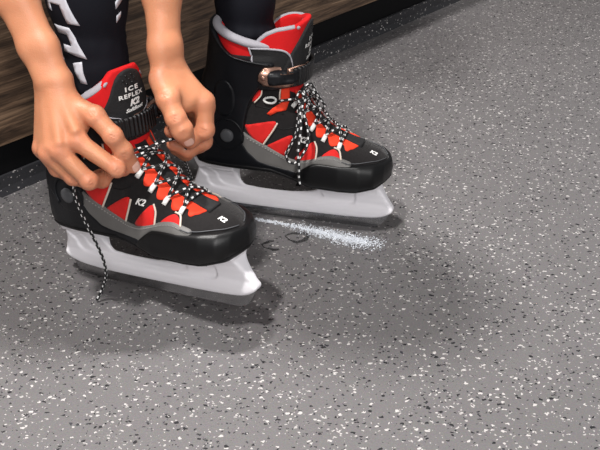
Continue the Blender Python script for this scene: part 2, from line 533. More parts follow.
# ------------------------------------------------------------------ ice skate
FW_X = [-.134, -.131, -.124, -.110, -.08, -.04, 0, .04, .08, .108, .127, .139, .145, .149]
FW_W = [.000, .016, .027, .034, .037, .037, .041, .047, .049, .046, .038, .027, .015, .000]
FOOT = mm((-125, 92), (-60, 92), (-12, 92), (13, 83), (36, 73), (100, 72), (128, 77), (143, 87), (147, 99), (143, 112), (131, 121),
          (108, 128), (91, 133), (57, 145), (32, 162), (14, 180), (0, 205), (-60, 215), (-104, 205), (-117, 160), (-126, 125), (-133, 104))
_F = {}
def boot_fields():
    if _F: return _F
    h = .0016; lo = (-.165, -.066, .060); hi = (.172, .066, .325)
    X, Y, Z = grid(lo, hi, h)
    prof = poly_sdf(FOOT, X, Z)
    w = np.interp(X.ravel(), FW_X, FW_W).astype(np.float32).reshape(X.shape)
    top = np.interp(X.ravel(), [-.14, 0, .03, .057, .09, .13, .15], [.2, .2, .164, .147, .134, .122, .112]).astype(np.float32).reshape(X.shape)
    s = np.clip((Z - .095) / np.maximum(top - .095, .004), 0, 1)
    foot = smax(prof, (np.abs(Y) - w * (1 - .42 * s ** 2.2)) * .9, .026)
    zz = Z.ravel()
    xf = np.interp(zz, [.10, .16, .19, .22, .26, .32], [.030, .026, .011, .010, .013, .016])
    xb = np.interp(zz, [.08, .12, .14, .18, .231, .28, .32], [-.124, -.122, -.119, -.113, -.108, -.103, -.100])
    ry = np.interp(zz, [.10, .14, .17, .20, .26, .32], [.036, .043, .042, .042, .048, .051])
    xc = ((xf + xb) / 2).astype(np.float32).reshape(Z.shape); rx = ((xf - xb) / 2).astype(np.float32).reshape(Z.shape)
    ry = ry.astype(np.float32).reshape(Z.shape)
    q = ((np.abs((X - xc) / rx)) ** 2.4 + (np.abs(Y) / ry) ** 2.4) ** (1 / 2.4)
    shaft = (q - 1) * np.minimum(rx, ry) * .95
    shaft_u = smax(shaft, .10 - Z, .02)
    b = smin(foot, smax(shaft_u, Z - .26, .004), .030)
    lean = (Z - .20) * .10
    tq = ((np.abs((X + .040 - lean) / .058)) ** 2.3 + (np.abs(Y) / .042) ** 2.3) ** (1 / 2.3)
    tong = (tq - 1) * .042
    _F.update(h=h, lo=lo, X=X, Y=Y, Z=Z, foot=foot, shaft=shaft, b=b, tong=tong)
    return _F

def region(P, X, Z, n=6, closed=True):
    return poly_sdf(P, X, Z)

def loft2(P, n=6):
    return [tuple(p) for p in catmull(P, n, closed=True)]

CUFF = mm((-150, 305), (-112, 304), (-97, 297), (-88, 287), (-76, 270), (-62, 260), (-34, 254), (-12, 252), (-10, 246), (-16, 222), (-30, 214),
          (-43, 192), (-49, 170), (-52, 150), (-53, 132), (-67, 121), (-85, 120), (-99, 130), (-113, 144), (-150, 152))
HEEL = mm((-155, 162), (-112, 158), (-100, 152), (-70, 150), (-57, 140), (-47, 123), (-32, 109), (-16, 104.5), (7, 101), (22, 99), (24, 60), (-155, 60))
RAND = mm((-60, 150), (-54, 151), (-43, 144), (-18, 132), (7, 119), (20, 115.5), (29, 116), (45, 120), (58, 124), (72, 124.5), (84, 121), (97, 116),
          (92, 108), (70, 112), (48, 112), (40, 109), (23, 95), (7, 96), (-16, 100), (-36, 106), (-52, 120), (-60, 135))
TOE = mm((12, 60), (14, 88), (24, 99), (34, 107), (44, 112), (56, 114), (78, 113.5), (90, 113.5), (112, 114), (132, 113), (146, 111), (175, 111), (175, 60))
LINER_TOP = mm((-160, 220), (-160, 306), (-105, 303), (-88, 297), (-70, 289), (-45, 281), (-20, 277.5), (-2, 275), (6, 270), (10, 258), (10, 220))
TONGUE = mm((-60, 190), (-44, 255), (-38, 272), (-30, 285), (-20, 295), (-6, 302), (10, 304.5), (40, 306), (40, 190))

def throat_xy(s, y):
    return (s, y)

def make_skate(root, side, flex=0.0, twist=0.0):
    """local frame: +x toe, +y the wearer's left, z up, blade edge on z=0; side=-1/+1 is where the buckle sits"""
    F = boot_fields(); X, Y, Z, lo, h = F['X'], F['Y'], F['Z'], F['lo'], F['h']
    b, shaft = F['b'], F['shaft']
    part = lambda n, fld, mat, rel=1: link(n, mesh_sdf(n, fld, lo, h, rel), mat, root)
    ex = 9 if twist else 0
    cavity = smax(shaft + .013, .200 - Z, .01)
    key = 'cache'
    if key not in F:
        f = {}
        f['boot_upper'] = smax(b, -cavity, .002)
        lin = smax(smax(shaft + .0035, poly_sdf(LINER_TOP, X, Z), .003), -(shaft + .0125), .003)
        f['liner'] = smax(lin, .225 - Z, .002)
        bb = smin(b, smax(shaft, Z - .31, .01), .002)
        f['cuff'] = smax(smax(bb - .0042, poly_sdf(loft2(CUFF, 4), X, Z), .0025), -(shaft + .002), .002)
        f['heel_shell'] = smax(b - .0036, poly_sdf(HEEL, X, Z), .003)
        f['rand'] = smax(b - .0026, poly_sdf(loft2(RAND, 4), X, Z), .002)
        f['toe_cap'] = smax(b - .0042, poly_sdf(loft2(TOE, 3), X, Z), .0028)
        # sole plate under everything
        zs = np.interp(X.ravel(), [-.14, -.06, -.015, .014, .038, .10, .13, .155], [.0905, .091, .091, .082, .072, .071, .076, .087]).astype(np.float32).reshape(X.shape)
        f['sole'] = smax(smax((b - .0045), Z - (zs + .0075), .002), (zs - .0015) - Z, .003)
        tg = smax(smax(F['tong'], -(F['tong'] + .0085), .004), poly_sdf(loft2(TONGUE, 3), X, Z), .005)
        f['tongue'] = smax(tg, -.045 - X, .004)
        u = smin(shaft, F['tong'], .012)
        sl = np.maximum(np.abs(Z - .2285 - (X) * .06) - .0135, -.028 - X)
        f['strap'] = smax(smax(u - .0075, sl, .0025), -(u - .0040), .001)
        F[key] = {k: mesh_sdf(k, v, lo, h, 2 if k != 'strap' else 1) for k, v in f.items()}
    mats = dict(boot_upper='textile', liner='redlin', cuff='shell', heel_shell='shell', rand='grey', toe_cap='rubber', sole='sole', tongue='redlin', strap='strap')
    ch = {}
    for k, me in F[key].items():
        me2 = me.copy()
        ch[k] = link(k, me2, M[mats[k]], root)
    ch['rand']['label'] = 'grey rand band with stitched edge'
    ch['tongue']['label'] = 'tall padded red tongue'
    ch['liner']['label'] = 'red inner liner collar'
    UP = [F[key]['boot_upper']]
    LN = [F[key]['liner'], F[key]['boot_upper'], F[key]['tongue']]
    SH = [F[key][k] for k in ('boot_upper', 'cuff', 'heel_shell', 'rand', 'toe_cap')]
    TG = [F[key]['tongue']]
    # ---- side panels, both flanks
    reds = [mm((-50, 158), (-42, 161), (-12, 168), (-7, 165), (-8, 160), (-26, 134), (-40, 142)),
            mm((-18, 131), (-14, 136), (10, 149), (16, 147), (14, 138), (5, 119), (-6, 122)),
            mm((20, 116), (24, 124), (38, 138), (43, 140), (46, 134), (46, 117), (34, 113)),
            mm((56, 122), (62, 128), (70, 130.5), (77, 127), (81, 119), (70, 119))]
    pipes = [mm((-5, 166), (-11, 155), (-25, 133)), mm((18, 147.5), (13, 134), (6.5, 119)), mm((44, 141), (48.5, 131), (48, 115)), mm((70, 132), (78, 128.5), (82.5, 119.5))]
    for sgn in (-1, 1):
        cs = Caster(UP, (0, 0, 0), (1, 0, 0), (0, 0, 1), (0, -sgn, 0))
        for P in reds:
            P = loft2(P, 4)
            # keep origin on the right flank
            cs.o = Vector((0, sgn * .0, 0))
            o = drop_panel('red_panel', P, cs, .0011, M['red'], root, step=.004)
            o['label'] = 'red flank panel'
        for P in pipes:
            pts = [cs.hit(p[0], p[1], .0012)[0] for p in catmull(P, 8)]
            o = tube('piping', pts, .0013, M['pipe'], root, seg=6); o['label'] = 'cream piping edge'
        # small slit by the ankle
        o = drop_panel('red_slit', loft2(mm((-39, 193), (-38, 200), (-28, 213), (-26, 212), (-28, 202)), 3), cs, .0012, M['red'], root, step=.003)
        pts = [cs.hit(p[0], p[1], .0012)[0] for p in catmull(mm((-26, 213), (-28, 203), (-37, 192)), 6)]
        tube('piping', pts, .0010, M['pipe'], root, seg=6)
        # red flap in front of the ankle, below the strap
        o = drop_panel('red_panel', mm((-2, 214), (7, 214), (8, 196), (5, 183), (-6, 181), (-15, 176), (-20, 178), (-12, 186), (-3, 192)), cs, .0012, M['redmesh'], root, step=.003)
        pts = [cs.hit(p[0], p[1], .0014)[0] for p in catmull(mm((-3, 214), (-4, 203), (-3.5, 193)), 6)]
        tube('piping', pts, .0011, M['pipe'], root, seg=6)
        # pale ring where the top lace leaves
        pts = [cs.hit(-.015 + .0065 * math.cos(a) * (1.35 if math.cos(a) < 0 else 1), .197 + .0042 * math.sin(a), .0018)[0] for a in np.linspace(0, 2 * math.pi, 21)[:-1]]
        o = tube('lace_ring', pts, .0017, M['loop'], root, seg=6, closed=True)
        # seams on the suede
        for P in (mm((-36, 188), (-15, 184), (2, 178)), mm((-8, 160), (6, 158), (20, 162))):
            pts = [cs.hit(p[0], p[1], .0002)[0] for p in catmull(P, 8)]
            tube('seam', pts, .0006, M['sole'], root, seg=5)
        # stitched line along the rand, and grey edge of the toe cap
        sh = Caster(SH, (0, 0, 0), (1, 0, 0), (0, 0, 1), (0, -sgn, 0))
        line = catmull(mm((-47, 142), (-18, 128), (6, 116), (20, 112.8), (30, 113.4), (45, 117.5), (58, 121), (72, 121.5), (84, 118.2), (92, 115)), 14)
        hp = [sh.hit(p[0], p[1], .0004)[0] for p in line]
        bm = bmesh.new()
        for a, c in zip(hp[::2], hp[1::2]):
            d = c - a
            if d.length > 1e-5:
                mtx = d.to_track_quat('X', 'Z').to_matrix().to_4x4(); mtx.translation = (a + c) / 2
                r = bmesh.ops.create_cube(bm, size=1, matrix=mtx @ Matrix.Diagonal((d.length * .9, .0009, .0009, 1)))
        me = bpy.data.meshes.new('stitching'); bm.to_mesh(me); bm.free()
        link('stitching', me, M['stitch'], root, smooth=False)
        pts = [sh.hit(p[0], p[1], .0010)[0] for p in catmull(mm((84, 118.5), (97, 115.5), (112, 115.5), (126, 115), (138, 113.5)), 8)]
        tube('toe_piping', pts, .0007, M['rivet'], root, seg=6)
        # pivot rivet of the cuff with its raised collar
        rv = Caster([F[key]['cuff'], F[key]['heel_shell']], (0, 0, 0), (1, 0, 0), (0, 0, 1), (0, -sgn, 0))
        p, n = rv.hit(-.075, .143, 0)
        bm = bmesh.new()
        prof = [(0, .0042), (.004, .0041), (.0075, .0034), (.0092, .0022), (.0096, -.002)]
        seg = 28; rings = []
        rot = n.lerp(Vector((0, sgn, 0)), .8).normalized().to_track_quat('Z', 'X').to_matrix()
        for r_, z_ in prof[1:]:
            rings.append([bm.verts.new(p + rot @ Vector((r_ * math.cos(2 * math.pi * k / seg), r_ * math.sin(2 * math.pi * k / seg), z_))) for k in range(seg)])
        c0 = bm.verts.new(p + rot @ Vector((0, 0, prof[0][1])))
        for k in range(seg):
            bm.faces.new((c0, rings[0][k], rings[0][(k + 1) % seg]))
            for a, c in zip(rings, rings[1:]):
                bm.faces.new((a[k], c[k], c[(k + 1) % seg], a[(k + 1) % seg]))
        bmesh.ops.recalc_face_normals(bm, faces=bm.faces)
        me = bpy.data.meshes.new('rivet'); bm.to_mesh(me); bm.free()
        o = link('rivet', me, M['rivet'], ch['cuff']); o['label'] = 'round grey pivot rivet'
        # raised rim of the pivot lobe and of the cuff edge
        arc = [(-.075 + .0225 * math.cos(a), .143 + .0235 * math.sin(a)) for a in np.linspace(R(215), R(-20), 22)]
        pts = [rv.hit(a, c, .0006)[0] for a, c in arc]
        tube('rim', pts, .0016, M['shell'], ch['cuff'], seg=6)
        edge = catmull(mm((-96, 293), (-88, 283), (-76, 268), (-62, 258.5), (-34, 252.5), (-14, 250)), 6)
        pts = [rv.hit(a[0], a[1], .0004)[0] for a in edge]
        tube('rim', pts, .0015, M['shell'], ch['cuff'], seg=6)
        # shallow pad moulded on the cuff
        ov = [(-.078 + .0155 * math.cos(a), .196 + .026 * math.sin(a)) for a in np.linspace(0, 2 * math.pi, 25)[:-1]]
        drop_panel('cuff_pad', ov, rv, .0013, M['shell'], ch['cuff'], step=.004)
        # black side pad on the liner with pale piping
        ln = Caster(LN, (0, 0, 0), (1, 0, 0), (0, 0, 1), (0, -sgn, 0))
        drop_panel('liner_pad', mm((-38, 247), (-41, 272), (-22, 272.5), (-2 + ex, 270), (6 + ex, 264), (9 + ex, 255), (10 + ex, 238), (-10, 238)), ln, .0022, M['textile2'], root, step=.004, thick=.004)
        pts = [ln.hit(p[0], p[1], .0022)[0] for p in catmull(mm((-36, 249), (-39, 262), (-42, 275)), 5)]
        tube('piping', pts, .0013, M['lining'], root, seg=6)
        pts = [ln.hit(p[0], p[1], .0018)[0] for p in catmull(mm((-40, 273), (-22, 273), (-2 + ex, 271), (6.5 + ex, 265), (10 + ex, 255), (11 + ex, 238)), 5)]
        tube('piping', pts, .0016, M['lining'], root, seg=6)
    # pale padded rim of the liner
    zz = lambda x: float(np.interp(x, [-.11, -.105, -.088, -.07, -.045, -.02, -.002, .006], [.3005, .3005, .2955, .288, .2805, .2765, .273, .268]))
    rim = []
    for a in np.linspace(R(38), R(322), 60):
        ca, sa = math.cos(a), math.sin(a)
        q = (abs(ca) ** 2.4 + abs(sa) ** 2.4) ** (-1 / 2.4)
        rxx, cx = .0505, -.0465
        x = cx + rxx * q * ca; y = .0425 * q * sa
        rim.append((x, y, zz(x) - .001))
    o = tube('liner_rim', rim, lambda t: .0066 * min(1, .35 + 4 * t, .35 + 4 * (1 - t)), M['lining'], root, seg=12)
    o['label'] = 'pale grey padded rim'
    # inner lining wall, pale
    vs, fs = [], []
    for i, p in enumerate(rim):
        k = .93
        vs += [(-.0465 + (p[0] + .0465) * k, p[1] * k, p[2]), (-.0465 + (p[0] + .0465) * .90, p[1] * .90, .215)]
        if i: fs.append((2 * i - 2, 2 * i - 1, 2 * i + 1, 2 * i))
    link('lining', pymesh('lining', vs, fs), M['lining'], root)
    # tongue edge and tongue face
    def ton(x, sgn, dz=0):
        z = float(np.interp(x, [-.044, -.038, -.030, -.020, -.006, .010], [.255, .272, .285, .295, .302, .3045])) + dz
        lean = (z - .20) * .10
        v = max(0.0, 1 - abs((x + .040 - lean) / .054) ** 2.3)
        return (x, sgn * .0385 * v ** (1 / 2.3), z - .002)
    pts = [ton(x, -1) for x in np.linspace(-.043, .019, 18)] + [ton(x, 1) for x in np.linspace(.019, -.043, 18)]
    o = tube('tongue_rim', catmull(pts, 2), .0036, M['lining'], ch['tongue'], seg=10); o['label'] = 'pale grey tongue edge'
    ct = Caster(TG, (.0, 0, 0), (0, 1, 0), (0, 0, 1), (-1, 0, 0))
    ct.o = Vector((.05, 0, 0))
    plate = loft2([(-.035, .215), (-.0345, .240), (-.031, .262), (-.0225, .285), (-.0135, .301), (-.005, .3065), (.005, .3065), (.0135, .301), (.0225, .285), (.031, .262), (.0345, .240), (.035, .215)], 3)
    pl = drop_panel('tongue_face', plate, ct, .0032, M['textile2'], ch['tongue'], step=.0035, thick=.006)
    pl['label'] = 'black tongue front with raised lettering'
    cp = Caster([pl.data], (.05, 0, 0), (0, 1, 0), (0, 0, 1), (-1, 0, 0))
    tx = lambda *a, **k: drop_text('lettering', *a, cp, .0010, M['white'], pl if False else ch['tongue'], **k)
    tx('ICE', .0086, (.001, .2805), space=1.35, grow=.00035, wide=1.2)
    tx('REFLEX', .0080, (.0, .2712), space=1.18, grow=.0003, wide=1.12)
    tx('K2', .0115, (.0025, .2605), shear=.35, grow=.0007, rot=.05)
    tx('SoftBoot', .0068, (.0015, .2515), shear=.45, grow=.0003, rot=.08)
    for (y, z) in ((-.004, .299), (.004, .299), (-.008, .293), (0, .2935), (.008, .293), (-.004, .2878), (.004, .2878)):
        p, n = cp.hit(y, z, -.0008)
        bm = bmesh.new(); bmesh.ops.create_icosphere(bm, subdivisions=2, radius=.0019, matrix=Matrix.Translation(p))
        me = bpy.data.meshes.new('grip_dot'); bm.to_mesh(me); bm.free(); link('grip_dot', me, M['rubber'], ch['tongue'])
    # throat: orange-red tongue cloth between the eyestays, scalloped edge, black centre band
    S0 = Vector((.05, 0, .15)); T = Vector((-.7071, 0, .7071)); Dn = Vector((-.7071, 0, -.7071))
    th = Caster(UP, S0, T, (0, 1, 0), Dn)
    loops_s = [-.0335, -.0115, .0105, .0325]
    outl = []
    ss = np.linspace(-.050, .070, 90)
    def edge(s):
        if s > .045: return .0215 - (s - .045) * .12
        ph = math.cos(2 * math.pi * (s - loops_s[0]) / .022)
        base = np.interp(s, [-.050, -.047, -.040], [.012, .021, .0265])
        return float(base - (.0062 * max(0, ph) ** 1.2 if s > -.044 else 0) + (.0035 * max(0, -ph) if s > -.044 else 0))
    outl = [(s, edge(s)) for s in ss] + [(s, -edge(s)) for s in ss[::-1]]
    o = drop_panel('tongue_cloth', outl, th, .0012, M['redmesh'], root, step=.0035); o['label'] = 'orange-red cloth under the laces'
    o2 = drop_panel('tongue_band', [(-.054, -.0115), (-.035, -.0095), (.074, -.0085), (.074, .0085), (-.035, .0095), (-.054, .0115)], th, .0026, M['textile2'], root, step=.004, thick=.004)
    # white webbing loops
    LP = []
    for i, s in enumerate(loops_s + [.0515]):
        for sgn in (-1, 1):
            a, n1 = th.hit(s + .001, sgn * .0305, .0012); c, n2 = th.hit(s + .0035, sgn * .0215, .0030)
            q = tube('lace_loop', [a, a.lerp(c, .35) + n1 * .0008, a.lerp(c, .7) + n1 * .001, c], .0030, M['loop'], root, seg=8, flat=.45, up=tuple(n1))
            q['label'] = 'white webbing lace loop'
            LP.append((i, sgn, c + n2 * .0006))
    pos = {(i, s): p for i, s, p in LP}
    def strand(name, keys, lift=.0052):
        pts = []
        for (k0, k1) in zip(keys, keys[1:]):
            a, c = pos[k0], pos[k1]
            for t in np.linspace(0, 1, 9)[:-1]:
                q = a.lerp(c, t)
                h, n, _, _ = th.bvh.find_nearest(q)
                if n.dot(Dn) > 0: n = -n
                pts.append(h + n * (.0045 + lift * math.sin(math.pi * t) * (.9 if k0[1] > 0 else .65)))
        pts.append(pos[keys[-1]])
        return pts
    rows = [0, 1, 2, 3, 4]
    sA = strand('a', [(0, -1)] + [(i, 1 if i % 2 else -1) for i in rows[1:]])
    sB = strand('b', [(0, 1)] + [(i, -1 if i % 2 else 1) for i in rows[1:]])
    bar = strand('c', [(0, -1), (0, 1)], .001)
    tube('lace', [Vector(p) for p in catmull(sA, 2)], .0019, M['lace'], root, seg=9)
    tube('lace', [Vector(p) for p in catmull(sB, 2)], .0019, M['lace'], root, seg=9)
    tube('lace', [Vector(p) for p in catmull(bar, 2)], .0019, M['lace'], root, seg=9)
    # logos
    for sgn in (-1, 1):
        cs = Caster(UP, (0, 0, 0), (1, 0, 0), (0, 0, 1), (0, -sgn, 0))
        drop_text('logo', 'K2', .0095, (.0285, .1435), cs, .0009, M['white'], root, rot=-.25 * (1), shear=.3, grow=.0004, flip=1 if sgn < 0 else -1)
    cd = Caster(UP, (0, 0, .1), (1, 0, 0), (0, 1, 0), (0, 0, -1))
    drop_text('logo', 'K2', .0082, (.121, -.012), cd, .0009, M['white'], root, rot=-.05, shear=.3, grow=.0004)
    # buckle on one flank, ladder strap wraps to the other
    bk = Caster([F[key]['cuff'], F[key]['strap']], (0, 0, 0), (1, 0, 0), (0, 0, 1), (0, -side, 0))
    outl = [(x_ * .92 + .006, z_ + .002) for x_, z_ in [(-.030, .2205), (-.035, .227), (-.035, .238), (-.029, .2445), (-.010, .2435), (.006, .2425), (.009, .240), (.009, .236), (-.006, .236), (-.006, .224), (.009, .224), (.009, .220), (.004, .2175), (-.012, .218)]]
    bp_ = drop_panel('buckle', outl, bk, .0042, M['copper'], root, step=.003, thick=.004); bp_['label'] = 'scuffed bronze buckle frame'
    bkl = Caster([bp_.data, F[key]['strap'], F[key]['cuff']], (0, 0, 0), (1, 0, 0), (0, 0, 1), (0, -side, 0))
    lv = drop_panel('buckle_lever', loft2([(x_ * .92 + .006, z_ + .002) for x_, z_ in [(-.020, .2225), (-.022, .231), (-.020, .2395), (-.004, .2395), (.014, .238), (.0155, .231), (.014, .2235), (-.004, .2225)]], 3), bkl, .0032, M['shell'], bp_, step=.003, thick=.005)
    p, n = bkl.hit(-.0205, .233, .0005)
    bm = bmesh.new(); bmesh.ops.create_uvsphere(bm, u_segments=16, v_segments=8, radius=.0034, matrix=Matrix.Translation(p) @ Matrix.Diagonal((1, .5, 1, 1)))
    me = bpy.data.meshes.new('buckle_pin'); bm.to_mesh(me); bm.free(); link('buckle_pin', me, M['copper'], bp_)
    make_blade(root)
    # settle everything above the strap a little lower
    for o in root.children_recursive:
        if o.type != 'MESH': continue
        n = len(o.data.vertices); a = np.empty(n * 3, dtype=np.float32); o.data.vertices.foreach_get('co', a)
        z = a[2::3]; k = z > .235; z[k] = .235 + (z[k] - .235) * (.84 if twist else .88); a[2::3] = z
        a[0::3] -= np.clip(z - .14, 0, None) * flex
        if twist and o.name.split('.')[0] in ('liner', 'liner_rim', 'lining', 'liner_pad', 'piping'):
            z = a[2::3]; t_ = np.clip((a[0::3] + .075) / .06, 0, 1) * np.clip((z - .236) / .03, 0, 1)
            a[2::3] = z - .017 * t_ * t_ * (3 - 2 * t_)
        if twist and (o.name.startswith('tongue') and not o.name.startswith(('tongue_cloth', 'tongue_band'))):
            z = a[2::3]; a[2::3] = z - np.clip(np.abs(a[1::3]) - .017, 0, 1) * 1.0 * np.clip((z - .245) / .03, 0, 1)
        if twist:
            x_, y_ = a[0::3].copy() + .045, a[1::3].copy()
            t_ = np.clip((a[2::3] - .165) / .075, 0, 1); t_ = t_ * t_ * (3 - 2 * t_) * twist
            a[0::3] = x_ * np.cos(t_) - y_ * np.sin(t_) - .045; a[1::3] = x_ * np.sin(t_) + y_ * np.cos(t_)
        o.data.vertices.foreach_set('co', a); o.data.update()
    def bend(p):
        x_, y_, z_ = p.x - max(0, p.z - .14) * flex + .045, p.y, p.z
        t_ = min(1, max(0, (z_ - .165) / .075)); t_ = t_ * t_ * (3 - 2 * t_) * twist
        return Vector((x_ * math.cos(t_) - y_ * math.sin(t_) - .045, x_ * math.sin(t_) + y_ * math.cos(t_), z_))
    pos = {k: bend(p) for k, p in pos.items()}
    return dict(pos=pos, th=th, ch=ch)

_B = {}
def make_blade(root):
    if not _B:
        h = .0014; lo = (-.160, -.040, .008); hi = (.160, .040, .098)
        X, Y, Z = grid(lo, hi, h)
        out = mm((-148, 33), (-143, 27), (-128, 20.5), (-105, 16.5), (-60, 14), (60, 14), (112, 16), (134, 20), (147, 27), (151, 32), (149, 37), (143, 47),
                 (136, 59), (130, 70), (127, 82), (20, 80), (-20, 90), (-130, 92), (-132, 75), (-138, 60), (-145, 42))
        prof = poly_sdf(loft2(out, 3), X, Z)
        hole = mm((-78, 80), (-76, 58), (-70, 47), (-60, 44), (-30, 42.5), (0, 43), (26, 46), (38, 50), (41, 58), (38, 68), (20, 80), (-10, 96), (-40, 96), (-72, 96))
        hol = poly_sdf(loft2(hole, 3), X, Z)
        w = np.interp(Z.ravel(), [.010, .020, .027, .034, .040, .050, .060, .068, .074, .085], [.0055, .0078, .0088, .0082, .0068, .0085, .0125, .019, .028, .031]).astype(np.float32).reshape(Z.shape)
        # moulded steps on the posts and along the rail
        st1 = poly_sdf(loft2(mm((-118, 78), (-122, 55), (-118, 42), (-96, 37), (-30, 33), (60, 33), (92, 36), (97, 48), (95, 62), (90, 80)), 3), X, Z)
        st2 = poly_sdf(loft2(mm((-101, 82), (-106, 60), (-104, 49), (-90, 42), (-50, 38), (42, 38), (46, 50), (44, 62), (42, 80)), 3), X, Z)
        rel = -.0028 * np.clip(.5 - st1 / .002, 0, 1) + -.0022 * np.clip(.5 - st2 / .002, 0, 1)
        fp = np.interp(X.ravel(), [-.15, -.135, -.10, 0, .10, .13, .15], [.3, .7, .95, 1, 1, .75, .3]).astype(np.float32).reshape(X.shape)
        wide = np.where(Z > .045, w * (1 - (1 - fp) * np.clip((Z - .045) / .02, 0, 1)), w)
        f = smax(prof, np.abs(Y) - wide - rel, .004)
        f = smax(f, -hol, .004)
        zs = np.interp(X.ravel(), [-.14, -.06, -.015, .014, .038, .10, .13, .155], [.0905, .091, .091, .082, .072, .071, .076, .087]).astype(np.float32).reshape(X.shape)
        f = smax(f, Z - (zs + .001), .002)
        _B['holder'] = mesh_sdf('blade_holder', f, lo, h, 2)
        st = mm((-141, 30), (-138, 14), (-130, 4.5), (-118, 0.8), (-100, 0), (105, 0), (122, 1.2), (132, 5), (139, 13), (143, 26), (120, 30), (-120, 30))
        P = [tuple(p) for p in loft2(st, 3)]
        bm = bmesh.new()
        a = [bm.verts.new((x, -.0019, z)) for x, z in P]; c = [bm.verts.new((x, .0019, z)) for x, z in P]
        bm.faces.new(a); bm.faces.new(c[::-1])
        for i in range(len(P)): bm.faces.new((a[i - 1], c[i - 1], c[i], a[i]))
        bmesh.ops.recalc_face_normals(bm, faces=bm.faces)
        me = bpy.data.meshes.new('steel_blade'); bm.to_mesh(me); bm.free()
        _B['steel'] = me
        _B['slots'] = None
    hd = link('blade_holder', _B['holder'].copy(), M['holder'], root); hd['label'] = 'pale lilac plastic blade holder'
    sb = link('steel_blade', _B['steel'].copy(), M['steel'], root, smooth=False); sb['label'] = 'worn grey steel blade'
    for x in (.020, .060, .100):
        box('holder_slot', (x, -.026, .0685), (.007, .012, .0022), M['sole'], root, bevel=.0008)

# ------------------------------------------------------------------ the place
WA = Vector((-.45, 1.346, 0)); WD = Vector((math.cos(R(50.5)), math.sin(R(50.5)), 0)); WN = Vector((WD.y, -WD.x, 0))
WROT = math.atan2(WD.y, WD.x)
def wl(along, out, z):      # point in the bench's own frame
    return WA + WD * along + WN * out + Vector((0, 0, z))

fl = box('floor', (0.4, 1.6, -.025), (6.4, 6.4, .05), M['floor']); tag(fl, kind='structure')
WM = Matrix.Rotation(WROT, 3, 'Z')
# coved edge of the floor: dark speckled strip turned up against the kick board
P = [(0, 0), (0, .001)] 
prof = [(0.0, 0.0), (-.0015, .004), (-.004, .012), (-.005, .024), (-.0055, .0300), (-.011, .0300), (-.012, 0.0)]
vs = []; L0, L1 = -2.2, 3.4
for a in (L0, L1):
    for o_, z_ in prof: vs.append(wl(a, o_, z_))
n = len(prof)
fs = [(i, (i + 1) % n, n + (i + 1) % n, n + i) for i in range(n)] + [tuple(range(n)), tuple(range(2 * n - 1, n - 1, -1))]
cove = link('baseboard_front', pymesh('cove', vs, fs), M['cove'], smooth=False); tag(cove, kind='structure')
bench = empty('bench', wl(.6, -.25, 0), (0, 0, WROT))
tag(bench, 'long dark wood-fronted bench with black kick board against the floor edge', 'bench')
def wbox(name, a0, a1, o0, o1, z0, z1, mat, bevel=0.0):
    # local to bench empty: x along, y = -out
    return box(name, ((a0 + a1) / 2 - .6, -(o0 + o1) / 2 - .25, (z0 + z1) / 2), (a1 - a0, o1 - o0, z1 - z0), mat, bench, bevel)
wbox('kick_board', L0, L1, -.030, -.012, .0, .092, M['kick'])
wbox('front_panel', L0, L1, -.030, -.004, .0785, .420, M['wood'], .001)
wbox('seat', L0, L1, -.52, .012, .4205, .445, M['wood'], .003)
wbox('back_support', L0, L1, -.52, -.50, .0, .4200, M['kick'])
wallb = box('wall_back', tuple(wl(.6, -1.5, 1.3)), (6.2, .08, 2.6), M['wall'], rot=WM); tag(wallb, kind='structure')

# ------------------------------------------------------------------ the two skates
far = empty('ice_skate', (-.0143, 1.287, 0), (0, 0, R(-14.5)))
tag(far, 'farther black and red ice skate with tied bow and bronze buckle', 'ice skate', 'pair of ice skates')
near = empty('ice_skate', (-.1751, 1.0731, .01302), (0, R(-6.8), R(-29.8)))
tag(near, 'nearer black and red ice skate whose laces both hands are holding', 'ice skate', 'pair of ice skates')
SF = make_skate(far, -1)
SN = make_skate(near, 1, .045, R(-12))
bpy.context.view_layer.update()

# ------------------------------------------------------------------ the person, seated on the bench and lacing the near skate
class Vol:
    """a block of space in which tapered limbs are blended together"""
    def __init__(s, lo, hi, h):
        s.lo, s.h = np.array(lo, float), h
        s.n = [int(math.ceil((hi[i] - lo[i]) / h)) + 1 for i in range(3)]
        s.f = np.full(s.n, .02 if h < .003 else .06, dtype=np.float32)
        s.big = .02 if h < .003 else .06
    def sl(s, mn, mx):
        a = [max(0, int((mn[i] - s.lo[i]) / s.h)) for i in range(3)]
        b = [min(s.n[i], int((mx[i] - s.lo[i]) / s.h) + 2) for i in range(3)]
        if any(b[i] <= a[i] for i in range(3)): return None
        ax = [(s.lo[i] + s.h * np.arange(a[i], b[i])).astype(np.float32) for i in range(3)]
        return (slice(a[0], b[0]), slice(a[1], b[1]), slice(a[2], b[2])), ax[0][:, None, None], ax[1][None, :, None], ax[2][None, None, :]
    def seg(s, p, q, k=.006, target=None, sub=False):
        """p, q: (x, y, z, r)"""
        m = s.big
        r = max(p[3], q[3]) + m
        got = s.sl([min(p[i], q[i]) - r for i in range(3)], [max(p[i], q[i]) + r for i in range(3)])
        if got is None: return
        S_, X, Y, Z = got
        d = cap(X, Y, Z, p[:3], q[:3], p[3], q[3])
        t = s.f if target is None else target
        t[S_] = smax(t[S_], -d, k) if sub else smin(t[S_], d, k)
    def chain(s, P, k=.006, target=None):
        for a, b in zip(P, P[1:]): s.seg(a, b, k, target)
    def merge(s, g, k): s.f = smin(s.f, g, k)
    def blank(s): return np.full(s.n, s.big, dtype=np.float32)
    def mesh(s, name, relax=1): return mesh_sdf(name, s.f, tuple(s.lo), s.h, relax)

def off4(p, d, r=None):
    return (p[0] + d[0], p[1] + d[1], p[2] + d[2], p[3] if r is None else r)

